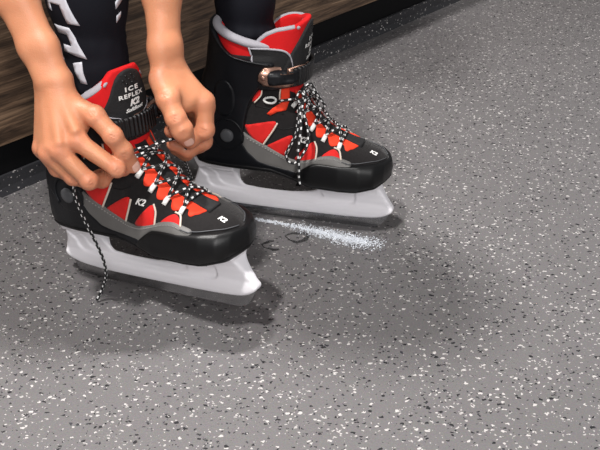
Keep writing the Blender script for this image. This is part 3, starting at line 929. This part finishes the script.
VIEW = Vector((0, -.872, .489))          # away from the back of the hand
def build_hand(name, arms, palm, fingers, tendons, webs):
    allp = [p for c in arms + palm + fingers + webs for p in c]
    lo = [min(p[i] - p[3] for p in allp) - .008 for i in range(3)]; hi = [max(p[i] + p[3] for p in allp) + .008 for i in range(3)]
    V = Vol(lo, hi, .0014)
    for c in arms: V.chain(c, .012)
    for c in palm: V.chain(c, .009)
    for c in webs: V.chain(c, .010)
    FG = V.blank()
    for c in fingers:
        g = V.blank()
        V.chain(c, .004, g)
        # swelling at the joints
        for p in c[1:-1]:
            V.seg(off4(p, (0, 0, 0), p[3] * .99), off4(p, (0, 0, 0.0005), p[3] * .99), .004, g)
        FG = smin(FG, g, .0022)
    V.f = smin(V.f, FG, .006)
    for a, b in tendons: V.seg(a, b, .009)
    # creases over the joints
    for c in fingers:
        for j in range(1, len(c) - 1):
            p = Vector(c[j][:3]); ax = (Vector(c[j + 1][:3]) - Vector(c[j - 1][:3])).normalized()
            w = ax.cross(VIEW)
            if w.length < .2: continue
            w.normalize(); up = w.cross(ax).normalized()
            if up.dot(VIEW) < 0: up = -up
            for o_ in (-.0026, 0, .0026):
                q = p + ax * o_ + up * (c[j][3] + .0006)
                a, b = q - w * c[j][3] * .5, q + w * c[j][3] * .5
                V.seg((*a, .0007), (*b, .0007), .0014, sub=True)
    return V.mesh(name, 1)

# --- right arm and hand (nearer one, back of the hand to the viewer)
R_arm = [[(-0.39, 1.17, 0.5024, 0.0267), (-0.3187, 1.085, 0.3826, 0.0159), (-0.2958, 1.06, 0.3364, 0.0128), (-0.281, 1.045, 0.3048, 0.0127)],
         [(-0.38, 1.17, 0.5088, 0.0267), (-0.305, 1.085, 0.386, 0.0159), (-0.279, 1.06, 0.3386, 0.0127), (-0.2661, 1.048, 0.306, 0.0127)]]
R_palm = [[(-0.2644, 1.048, 0.3013, 0.0133), (-0.2469, 1.018, 0.2459, 0.0111)], [(-0.271, 1.046, 0.2986, 0.0133), (-0.2656, 1.012, 0.2365, 0.0111)], [(-0.2784, 1.048, 0.2954, 0.0122), (-0.2804, 1.016, 0.231, 0.0102)],
          [(-0.2841, 1.052, 0.2927, 0.0106), (-0.2908, 1.028, 0.2315, 0.0088)], [(-0.2704, 1.06, 0.2811, 0.0124), (-0.264, 1.038, 0.2381, 0.0113)], [(-0.2783, 1.06, 0.2811, 0.0124), (-0.2781, 1.036, 0.2303, 0.0113)]]
R_fing = [[(-0.2467, 1.016, 0.2444, 0.0108), (-0.2039, 1.008, 0.2139, 0.0089), (-0.201, 1.028, 0.2053, 0.0082), (-0.2115, 1.046, 0.2093, 0.0076)],
          [(-0.2665, 1.01, 0.235, 0.0106), (-0.2362, 1.006, 0.1999, 0.0094), (-0.2263, 1.028, 0.1901, 0.0085), (-0.2188, 1.04, 0.1944, 0.0078)],
          [(-0.2802, 1.014, 0.2295, 0.01), (-0.2555, 1.014, 0.2009, 0.0089), (-0.2438, 1.033, 0.185, 0.0083), (-0.2318, 1.045, 0.188, 0.0076)],
          [(-0.2906, 1.026, 0.23, 0.0088), (-0.2761, 1.028, 0.2041, 0.008), (-0.2652, 1.043, 0.1864, 0.0074), (-0.2525, 1.05, 0.1868, 0.007)],
          [(-0.2579, 1.042, 0.28, 0.0117), (-0.226, 1.026, 0.27, 0.011), (-0.2063, 1.016, 0.2504, 0.0102), (-0.1974, 1.019, 0.2308, 0.0103), (-0.1893, 1.027, 0.2084, 0.0084)]]
R_web = [[(-0.263, 1.048, 0.2847, 0.0117), (-0.2396, 1.036, 0.2634, 0.0095)], [(-0.2592, 1.044, 0.272, 0.0101), (-0.246, 1.034, 0.2521, 0.0078)]]
R_tend = [((-0.2674, 1.037, 0.2939, 0.0024), (-0.2465, 1.012, 0.2594, 0.0026)), ((-0.2724, 1.034, 0.2927, 0.0024), (-0.2641, 1.006, 0.2478, 0.0026)), ((-0.279, 1.037, 0.2892, 0.0022), (-0.2779, 1.01, 0.2411, 0.0024))]
# --- left arm and hand (farther one, thumb side to the viewer)
L_arm = [[(-0.1694, 1.22, 0.5607, 0.0271), (-0.1637, 1.125, 0.3764, 0.0148), (-0.1598, 1.1, 0.3223, 0.0126), (-0.1573, 1.092, 0.294, 0.0144)],
         [(-0.163, 1.24, 0.5583, 0.0275), (-0.153, 1.13, 0.375, 0.016), (-0.1493, 1.108, 0.3219, 0.0126), (-0.1461, 1.104, 0.2919, 0.0139)]]
L_palm = [[(-0.1456, 1.1, 0.2934, 0.0139), (-0.113, 1.092, 0.2595, 0.0128)], [(-0.1466, 1.108, 0.2904, 0.014), (-0.1141, 1.112, 0.2462, 0.0131)], [(-0.1473, 1.112, 0.2864, 0.0129), (-0.1185, 1.13, 0.2361, 0.0127)],
          [(-0.1498, 1.112, 0.2839, 0.0117), (-0.1252, 1.146, 0.2268, 0.0117)], [(-0.147, 1.104, 0.2771, 0.0128), (-0.127, 1.12, 0.2403, 0.012)]]
L_fing = [[(-0.1118, 1.092, 0.2595, 0.0122), (-0.1113, 1.082, 0.2284, 0.0105), (-0.1298, 1.084, 0.2147, 0.0092), (-0.1526, 1.092, 0.2227, 0.0083)],
          [(-0.1141, 1.112, 0.2462, 0.0119), (-0.1166, 1.104, 0.2043, 0.0106), (-0.135, 1.102, 0.1933, 0.0092), (-0.1529, 1.104, 0.2003, 0.0082)],
          [(-0.1185, 1.13, 0.2361, 0.0116), (-0.1238, 1.124, 0.1911, 0.0101), (-0.1402, 1.122, 0.1799, 0.0089), (-0.1521, 1.122, 0.1853, 0.0081)],
          [(-0.1252, 1.146, 0.2268, 0.0106), (-0.1306, 1.142, 0.1855, 0.0092), (-0.1433, 1.138, 0.1751, 0.0082), (-0.1528, 1.136, 0.1788, 0.0075)],
          [(-0.16, 1.084, 0.2898, 0.0131), (-0.1493, 1.062, 0.2754, 0.013), (-0.1401, 1.05, 0.2561, 0.0113), (-0.1339, 1.048, 0.2435, 0.0118), (-0.1295, 1.054, 0.2308, 0.0096)]]
L_web = [[(-0.1495, 1.088, 0.2833, 0.0126), (-0.1294, 1.084, 0.2653, 0.011)], [(-0.1461, 1.076, 0.2783, 0.0103), (-0.1338, 1.08, 0.2619, 0.0092)]]
L_tend = []
hR = build_hand('hand_r', R_arm, R_palm, R_fing, R_tend, R_web)
hL = build_hand('hand_l', L_arm, L_palm, L_fing, L_tend, L_web)

# --- the rest of the body, coarser; legs run down into the boots
far_pt = lambda o, p: o.matrix_world @ Vector(p)
ankN, ankF = far_pt(near, (-.062, 0, .130)), far_pt(far, (-.058, 0, .130))
topN, topF = (-0.2354, 1.112, 0.2938), (-0.0736, 1.32, 0.2566)
calfN, calfF = (-0.2412, 1.12, 0.3756), (-0.0738, 1.325, 0.3107)
def ext(a, b, z):
    a, b = Vector(a), Vector(b); t = (z - a.z) / (b.z - a.z); return a.lerp(b, t)
kneeN, kneeF = ext(ankN, calfN, .53), ext(ankF, calfF, .53)
hipN = kneeN - WN * .36 + WD * .02 + Vector((0, 0, .02)); hipF = kneeF - WN * .38 + WD * .03 + Vector((0, 0, .02))
pel = (hipN + hipF) / 2; 
shR = pel + WN * .22 - WD * .18 + Vector((0, 0, .38)); shL = pel + WN * .22 + WD * .18 + Vector((0, 0, .38))
chest = (shR + shL) / 2; head = chest + WN * .12 + Vector((0, 0, .17))
elR = Vector(R_arm[0][0][:3]).lerp(Vector(R_arm[1][0][:3]), .5); elL = Vector(L_arm[0][0][:3]).lerp(Vector(L_arm[1][0][:3]), .5)
allv = [ankN, ankF, kneeN, kneeF, hipN, hipF, shR, shL, head, elR, elL]
lo = [min(v[i] for v in allv) - .17 for i in range(3)]; hi = [max(v[i] for v in allv) + .17 for i in range(3)]
q4 = lambda v, r: (v[0], v[1], v[2], r)
def legs(V, g):
    V.chain([q4(ankN, .028 + g), q4(topN, .0315 + g), q4(calfN, .0420 + g), q4(ext(ankN, calfN, .46), .050 + g), q4(kneeN, .052 + g), q4(hipN, .076 + g)], .02)
    V.chain([q4(ankF, .028 + g), q4(topF, .0315 + g), q4(calfF, .0365 + g), q4(ext(ankF, calfF, .46), .048 + g), q4(kneeF, .052 + g), q4(hipF, .076 + g)], .02)
    V.seg(q4(hipN + Vector((0, 0, .01)), .080 + g), q4(hipF + Vector((0, 0, .01)), .080 + g), .03)
B = Vol(lo, hi, .0065)
legs(B, -.004)
B.chain([q4(pel + Vector((0, 0, .02)), .094), q4(pel.lerp(chest, .5), .115), q4(chest - WN * .02, .12)], .04)
B.seg(q4(shR, .055), q4(shL, .055), .05)
B.chain([q4(shR, .05), q4(elR, .038)], .03); B.chain([q4(shL, .05), q4(elL, .038)], .03)
B.chain([q4(pel + Vector((0, 0, .02)), .094), q4(pel + Vector((0, 0, .08)), .105)], .03)
B.seg(q4(elR, .036), R_arm[0][1], .02); B.seg(q4(elL, .036), L_arm[0][1], .02)
B.chain([q4(chest + Vector((0, 0, .02)), .055), q4(head, .052)], .03)
B.chain([q4(head + Vector((0, 0, .045)) + WN * .02, .082), q4(head + Vector((0, 0, -.035)) + WN * .055, .058)], .03)
face = head + Vector((0, 0, -.005)) + WN * .105
B.seg(q4(face + Vector((0, 0, .02)) - WN * .01, .009), q4(face + WN * .014 - Vector((0, 0, .012)), .012), .01)
for s_ in (-1, 1): B.seg(q4(head + WD * .084 * s_ + Vector((0, 0, .02)), .016), q4(head + WD * .084 * s_ - Vector((0, 0, .01)), .012), .008)
# the fine forearm meshes begin below the elbow: cut the coarse limb back inside them
bodyc = B.mesh('body', 2)
def join_meshes(name, mes):
    bm = bmesh.new()
    for m in mes: bm.from_mesh(m)
    me = bpy.data.meshes.new(name); bm.to_mesh(me); bm.free(); return me
# keep of the coarse mesh only what lies above the wrist-side half of the forearm
bm = bmesh.new(); bm.from_mesh(bodyc)
def drop_below(bm, a, b, t0, rad):
    a, b = Vector(a[:3]), Vector(b[:3]); d = (b - a); L2 = d.length_squared
    kill = [v for v in bm.verts if (v.co - a).dot(d) / L2 > t0 and (v.co - a - d * ((v.co - a).dot(d) / L2)).length < rad and (v.co - a).dot(d) / L2 < 1.6]
    bmesh.ops.delete(bm, geom=kill, context='VERTS')
drop_below(bm, elR, R_arm[0][1], .35, .075); drop_below(bm, elL, L_arm[0][1], .35, .075)
bm.to_mesh(bodyc); bm.free()
body_me = join_meshes('body', [bodyc, hR, hL])
person = empty('person', tuple(Vector((pel.x, pel.y, .445))))
tag(person, 'person in black sport tights sitting forward and tying the nearer skate, bare forearms reaching down', 'person')
def pchild(name, me, mat, par=None):
    me.transform(Matrix.Translation(-Vector((pel.x, pel.y, .445))))
    return link(name, me, mat, par or person)
body = pchild('body', body_me, M['skin'])
# redder skin over the knuckles and finger tips
flush = [(c[j][:3], .011) for F_ in (R_fing, L_fing) for c in F_ for j in range(0, len(c))]
fa = body_me.attributes.new('flush', 'FLOAT', 'POINT')
n = len(body_me.vertices); co_ = np.empty(n * 3, dtype=np.float32); body_me.vertices.foreach_get('co', co_)
co_ = co_.reshape(-1, 3) + np.array([pel.x, pel.y, .445], dtype=np.float32)
val = np.zeros(n, dtype=np.float32)
near_h = co_[:, 2] < .42
for p, r_ in flush:
    d = np.linalg.norm(co_ - np.array(p, dtype=np.float32), axis=1)
    val = np.maximum(val, np.clip(1.45 - d / .0125, 0, 1) * .42)
fa.data.foreach_set('value', val)
# tights
lo2 = [min(v[i] for v in (ankN, ankF, kneeN, kneeF, hipN, hipF)) - .12 for i in range(3)]; hi2 = [max(v[i] for v in (ankN, ankF, kneeN, kneeF, hipN, hipF)) + .12 for i in range(3)]
T_ = Vol(lo2, hi2, .0038); T_.big = .03; T_.f[:] = .03
legs(T_, 0)
# soft folds where the cloth gathers above the boot
for base_, top_, k0 in ((ankN, calfN, .62), (ankF, calfF, .62)):
    for j in range(4):
        c = Vector(base_).lerp(Vector(top_), k0 + .07 * j)
        ring = [(c.x + .036 * math.cos(a), c.y + .036 * math.sin(a), c.z + .006 * math.sin(a + j * 1.7), .0022) for a in np.linspace(0, 2 * math.pi, 15)]
        T_.chain(ring, .008)
tights_me = T_.mesh('tights', 2)
tb = tights_me.copy()
tights = pchild('tights', tights_me, M['tights'])
# pale lettering-like blocks running up the outside of the near leg
lc = Caster([tb], (0, 0, 0), (1, 0, 0), (0, 0, 1), Vector((.62, .75, -.22)))
lc.e1 = Vector((.77, -.64, 0)).normalized(); lc.e2 = Vector((0, 0, 1)); lc.o = Vector(calfN)
SHAPES = [
    # hook, slab, arch, ring with stem, stub: open block shapes leaning back
    [(-.030, .054), (-.004, .054), (.003, .032), (-.010, .032), (-.012, .043), (-.026, .043)],
    [(-.030, .026), (-.018, .020), (-.002, .020), (.002, .010), (-.022, .010), (-.032, .016)],
    [(-.028, .003), (-.001, .003), (.008, -.027), (-.003, -.027), (-.008, -.007), (-.022, -.007), (-.020, -.016), (-.026, -.014)],
    [(-.024, -.032), (-.003, -.032), (.009, -.066), (-.014, -.061), (-.014, -.053), (-.004, -.054), (-.008, -.041), (-.020, -.041)],
    [(-.006, -.074), (.004, -.070), (.008, -.096), (.002, -.096)]]
lr = Caster([tb], calfN, (1, 0, 0), (0, 0, 1), Vector((-.75, .62, -.1)))
lr.e1 = Vector((.64, .77, 0)).normalized(); lr.o = Vector(calfN)
RIGHT = [[(.000, .004), (.016, .016), (.016, .026), (.000, .016)], [(.001, -.010), (.012, -.002), (.012, .006), (.001, -.002)], [(.002, -.026), (.009, -.020), (.009, -.014), (.002, -.018)]]
for P in RIGHT:
    o = drop_panel('print', P, lr, .0006, M['tprint'], tights, step=.004, thick=.0012)
    o.data.transform(Matrix.Translation(-Vector((pel.x, pel.y, .445))))
    o['label'] = 'pale print on the inner side of the tights'
for P in SHAPES:
    P = [(u * 1.15 + .018, v) for u, v in P]
    o = drop_panel('print', P, lc, .0006, M['tprint'], tights, step=.004, thick=.0012)
    o.data.transform(Matrix.Translation(-Vector((pel.x, pel.y, .445))))
    o['label'] = 'pale block lettering down the tights'
# shirt and hair (out of the picture above the frame)
lo3 = [min(v[i] for v in (pel, chest, shR, shL, elR, elL)) - .19 for i in range(3)]; hi3 = [max(v[i] for v in (pel, chest, shR, shL, elR, elL)) + .19 for i in range(3)]
S_ = Vol(lo3, hi3, .007)
S_.chain([q4(pel + Vector((0, 0, .02)), .108), q4(pel + Vector((0, 0, .06)), .118), q4(pel.lerp(chest, .5), .127), q4(chest - WN * .02, .130)], .04)
S_.seg(q4(shR, .064), q4(shL, .064), .05)
S_.chain([q4(shR, .060), q4(shR.lerp(elR, .75), .058)], .03); S_.chain([q4(shL, .060), q4(shL.lerp(elL, .75), .058)], .03)
pchild('shirt', S_.mesh('shirt', 2), M['shirt'])
H_ = Vol([head[i] - .2 for i in range(3)], [head[i] + .2 for i in range(3)], .006)
H_.chain([q4(head + Vector((0, 0, .06)) + WN * .0, .088), q4(head + Vector((0, 0, -.01)) - WN * .03, .075)], .03)
pchild('hair', H_.mesh('hair', 2), M['hair'])
for s_ in (-1, 1):
    e_ = head + WN * .094 + WD * .031 * s_ + Vector((0, 0, .022))
    bm = bmesh.new(); bmesh.ops.create_uvsphere(bm, u_segments=16, v_segments=10, radius=.0125, matrix=Matrix.Translation(e_)); me = bpy.data.meshes.new('eye'); bm.to_mesh(me); bm.free()
    pchild('eye', me, M['white'])
    bm = bmesh.new(); bmesh.ops.create_uvsphere(bm, u_segments=16, v_segments=10, radius=.0062, matrix=Matrix.Translation(e_ + WN * .0078)); me = bpy.data.meshes.new('iris'); bm.to_mesh(me); bm.free()
    pchild('iris', me, M['hair'])
mo = head + WN * .112 + Vector((0, 0, -.048))
mt = tube('mouth', [mo + WD * (.022 * t) - WN * (.010 * t * t) for t in np.linspace(-1, 1, 9)], lambda t: .0022 + .0035 * math.sin(math.pi * t), M['lip'], None, seg=8)
mt.data.transform(Matrix.Translation(-Vector((pel.x, pel.y, .445)))); mt.parent = person
# nails
bb = BVHTree.FromPolygons([v.co.copy() for v in join_meshes('tmp', [hR, hL]).vertices], [tuple(p.vertices) for p in join_meshes('tmp', [hR, hL]).polygons])
def nail(tip, prev, r, toward, wid=.0066, lng=.0085, back=.3):
    tip, prev = Vector(tip[:3]), Vector(prev[:3]); ax = (tip - prev).normalized()
    up = (Vector(toward) - ax * Vector(toward).dot(ax)).normalized(); w = ax.cross(up)
    c = tip + ax * (r * back)
    vs = []; fs = []; nu, nv = 9, 9
    for i in range(nu):
        for j in range(nv):
            u = -1 + 2 * i / (nu - 1); v = -1 + 2 * j / (nv - 1)
            uu = u * math.sqrt(1 - .38 * v * v); vv = v * math.sqrt(1 - .38 * u * u)
            p = c + w * (uu * wid) + ax * (vv * lng - lng * .35) + up * .03
            h, nn, _, _ = bb.ray_cast(p, -up)
            if h is None: h = c + up * r
            vs.append(h + up * (.0007 - .0012 * max(abs(u), abs(v)) ** 6))
    for i in range(nu - 1):
        for j in range(nv - 1):
            fs.append((i * nv + j, (i + 1) * nv + j, (i + 1) * nv + j + 1, i * nv + j + 1))
    me = pymesh('nail', vs, fs)
    bm = bmesh.new(); bm.from_mesh(me); bmesh.ops.recalc_face_normals(bm, faces=bm.faces)
    if sum((f.normal for f in bm.faces), Vector()).dot(up) < 0: bmesh.ops.reverse_faces(bm, faces=bm.faces)
    bm.to_mesh(me); bm.free()
    o = pchild('thumb_nail', me, M['nail'], body)
nail(R_fing[4][-1], R_fing[4][-2], R_fing[4][-1][3], VIEW + Vector((.5, 0, .2)))
nail(L_fing[4][-1], L_fing[4][-2], L_fing[4][-1][3], VIEW)

# ------------------------------------------------------------------ free ends of the laces (parts of their skates)
def lace_world(root, name, pts, n=10, r=.0019):
    inv = root.matrix_world.inverted()
    P = [inv @ Vector(p) for p in catmull(pts, n)]
    return tube(name, P, r, M['lace'], root, seg=9)
pw = lambda key: tuple(near.matrix_world @ SN['pos'][key])
lace_world(near, 'lace', [pw((4, -1)), (-0.182, 1.058, 0.21), (-0.1716, 1.062, 0.2171), (-0.1633, 1.07, 0.2172), (-0.1537, 1.078, 0.2174), (-0.1436, 1.082, 0.2169), (-0.1354, 1.088, 0.205), (-0.1412, 1.11, 0.1842), (-0.142, 1.13, 0.161), (-0.1402, 1.15, 0.1372), (-0.1384, 1.17, 0.1083), (-0.1366, 1.18, 0.0838), (-0.1453, 1.2642, 0.0035)])
lace_world(near, 'lace', [pw((4, 1)), (-0.1679, 1.066, 0.2101), (-0.1757, 1.058, 0.2176), (-0.1857, 1.048, 0.2198), (-0.1941, 1.042, 0.2175), (-0.2026, 1.036, 0.2141), (-0.2211, 1.04, 0.1944), (-0.2431, 1.042, 0.1856), (-0.2596, 1.04, 0.1789), (-0.2636, 1.042, 0.1674), (-0.2601, 1.043, 0.147), (-0.255, 1.043, 0.1281),
                          (-0.2484, 1.042, 0.1096), (-0.242, 1.042, 0.0901), (-0.2386, 1.046, 0.0694), (-0.2393, 1.052, 0.0469), (-0.247, 1.062, 0.0229), (-0.2564, 1.0618, 0.0035)])
lace_world(far, 'lace', [(-0.0279, 1.247, 0.1973), (-0.0172, 1.245, 0.1995), (-0.0066, 1.246, 0.2005), (0.0027, 1.244, 0.1999), (0.0066, 1.244, 0.2084), (0.0066, 1.246, 0.2161), (0.0145, 1.25, 0.2201), (0.0213, 1.252, 0.208), (0.0294, 1.254, 0.1944), (0.0336, 1.256, 0.1864), (0.0282, 1.256, 0.1835), (0.0147, 1.25, 0.1903), (0.0053, 1.245, 0.1981), (-0.0013, 1.24, 0.1902), (-0.0027, 1.232, 0.1749),
                         (-0.0053, 1.224, 0.1597), (-0.0133, 1.22, 0.144), (-0.0187, 1.218, 0.1332), (-0.0161, 1.218, 0.1229), (-0.0067, 1.218, 0.1199), (0.004, 1.218, 0.1332), (0.0107, 1.222, 0.1475), (0.0106, 1.228, 0.1637), (0.0053, 1.238, 0.1838), (0.0013, 1.243, 0.196)])
lace_world(far, 'lace', [(0.0, 1.243, 0.1946), (-0.004, 1.242, 0.205), (0.0, 1.244, 0.2112), (0.0079, 1.242, 0.205), (0.004, 1.241, 0.1954), (0.0, 1.234, 0.1827), (0.0013, 1.226, 0.1675), (-0.0013, 1.22, 0.1499), (-0.0027, 1.217, 0.1322), (-0.0013, 1.216, 0.1164), (-0.0014, 1.218, 0.0974), (0.0, 1.218, 0.0883)])
lace_world(far, 'lace', [(0.0026, 1.243, 0.2003), (0.0106, 1.25, 0.2117), (0.0213, 1.254, 0.2015), (0.0256, 1.258, 0.1826), (0.0285, 1.262, 0.1634), (0.0355, 1.264, 0.1522), (0.0426, 1.266, 0.1424)])

# ------------------------------------------------------------------ shaved ice under the far blade, and wet rings
def ice_patch():
    A, B_ = Vector((-0.1145, 1.2974, 0.0035)), Vector((0.1169, 1.2099, 0.0035))
    ax = (B_ - A); L = ax.length; ax.normalize(); w = Vector((-ax.y, ax.x, 0))
    vs, fs = [], []
    base = [(1, 1, 1), (-1, -1, 1), (-1, 1, -1), (1, -1, -1)]
    tf = [(0, 1, 2), (0, 3, 1), (0, 2, 3), (1, 3, 2)]
    for i in range(5000):
        if rng.random() < .62:
            t = .40 + .60 * rng.beta(2.4, 1.7) + rng.normal(0, .015); sd = .0048 + .0045 * t
        else:
            t = rng.random() * .9; sd = .0022
        lat = rng.normal(0, sd) + .004 * math.sin(t * 5) - .004
        p = A + ax * (t * L) + w * lat
        s = .00028 + .0009 * rng.random() ** 3
        z = abs(rng.normal(0, .0005)) + s * .5
        q = rng.normal(size=(3, 3)); q, _ = np.linalg.qr(q)
        o = len(vs)
        for b in base:
            c = q @ np.array(b) * s * rng.uniform(.6, 1.1)
            vs.append((p.x + c[0], p.y + c[1], max(.0001, z + c[2])))
        fs += [tuple(o + k for k in f) for f in tf]
    o = link('ice_shavings', pymesh('ice_shavings', vs, fs), M['ice'], None, smooth=False)
    tag(o, 'streak of white shaved ice on the floor along the far blade', 'ice shavings', kind='stuff')
ice_patch()
wm, nt_, b_ = new_mat('meltwater')
b_.inputs['Base Color'].default_value = (.02, .02, .022, 1); b_.inputs['Roughness'].default_value = .12; b_.inputs['Alpha'].default_value = .36
def wet(c, rx, ry, wd, a0, a1, label):
    c = Vector(c); pts = []
    for a in np.linspace(a0, a1, 40):
        k = 1 + .10 * math.sin(3 * a + c.x * 50) + .05 * math.sin(7 * a)
        pts.append((c.x + rx * k * math.cos(a), c.y + ry * k * math.sin(a), .0003))
    o = tube('meltwater_ring', pts, lambda t: wd * (.7 + .4 * math.sin(t * 9)), wm, None, seg=8)
    for v in o.data.vertices: v.co.z = .0002 + max(0, v.co.z - .0003) * .22
    tag(o, label, 'water ring')
wet((-0.0042, 1.2267, 0.0035), .0150, .0120, .0034, 0, 2 * math.pi, 'round wet ring of meltwater just below the streak of shaved ice')
wet((-0.0361, 1.2044, 0.0035), .0150, .0120, .0028, 1.6, 5.2, 'fainter broken wet arc on the floor, between the near boot toe and the round ring')

# ------------------------------------------------------------------ camera, light
cam = bpy.data.cameras.new('camera'); co = bpy.data.objects.new('camera', cam); COL.objects.link(co)
cam.sensor_width = 36; cam.lens = 60.36; cam.clip_start = .05
co.location = (0, 0, .708); co.rotation_euler = (R(90 - 29.3), 0, 0)
SC.camera = co

def area(name, loc, target, size, power, col=(1, 1, 1)):
    l = bpy.data.lights.new(name, 'AREA'); l.shape = 'DISK'; l.size = size; l.energy = power; l.color = col
    o = bpy.data.objects.new(name, l); COL.objects.link(o); o.location = loc
    d = Vector(target) - Vector(loc); o.rotation_euler = d.to_track_quat('-Z', 'Y').to_euler()
    return o
tgt = (-.1, 1.0, .1)
area('ceiling_lamp_front', (-.62, .30, 2.6), tgt, .20, 74, (1, .97, .94))
area('ceiling_lamp_over', (-.50, 1.52, 2.7), tgt, .16, 84, (1, .97, .95))
area('fill_light_behind_viewer', (.9, -3.1, 2.5), tgt, 1.9, 135, (1, .98, .97))  # added soft frontal fill for surfaces facing the viewer; there is no window
w = bpy.data.worlds.new('world'); SC.world = w; w.use_nodes = True
w.node_tree.nodes['Background'].inputs[0].default_value = (.97, .98, 1.0, 1)
w.node_tree.nodes['Background'].inputs[1].default_value = .22
SC.view_settings.view_transform = 'Standard'; SC.view_settings.look = 'None'
SC.view_settings.gamma = 1; SC.view_settings.exposure = 0.0; SC.view_settings.use_curve_mapping = False
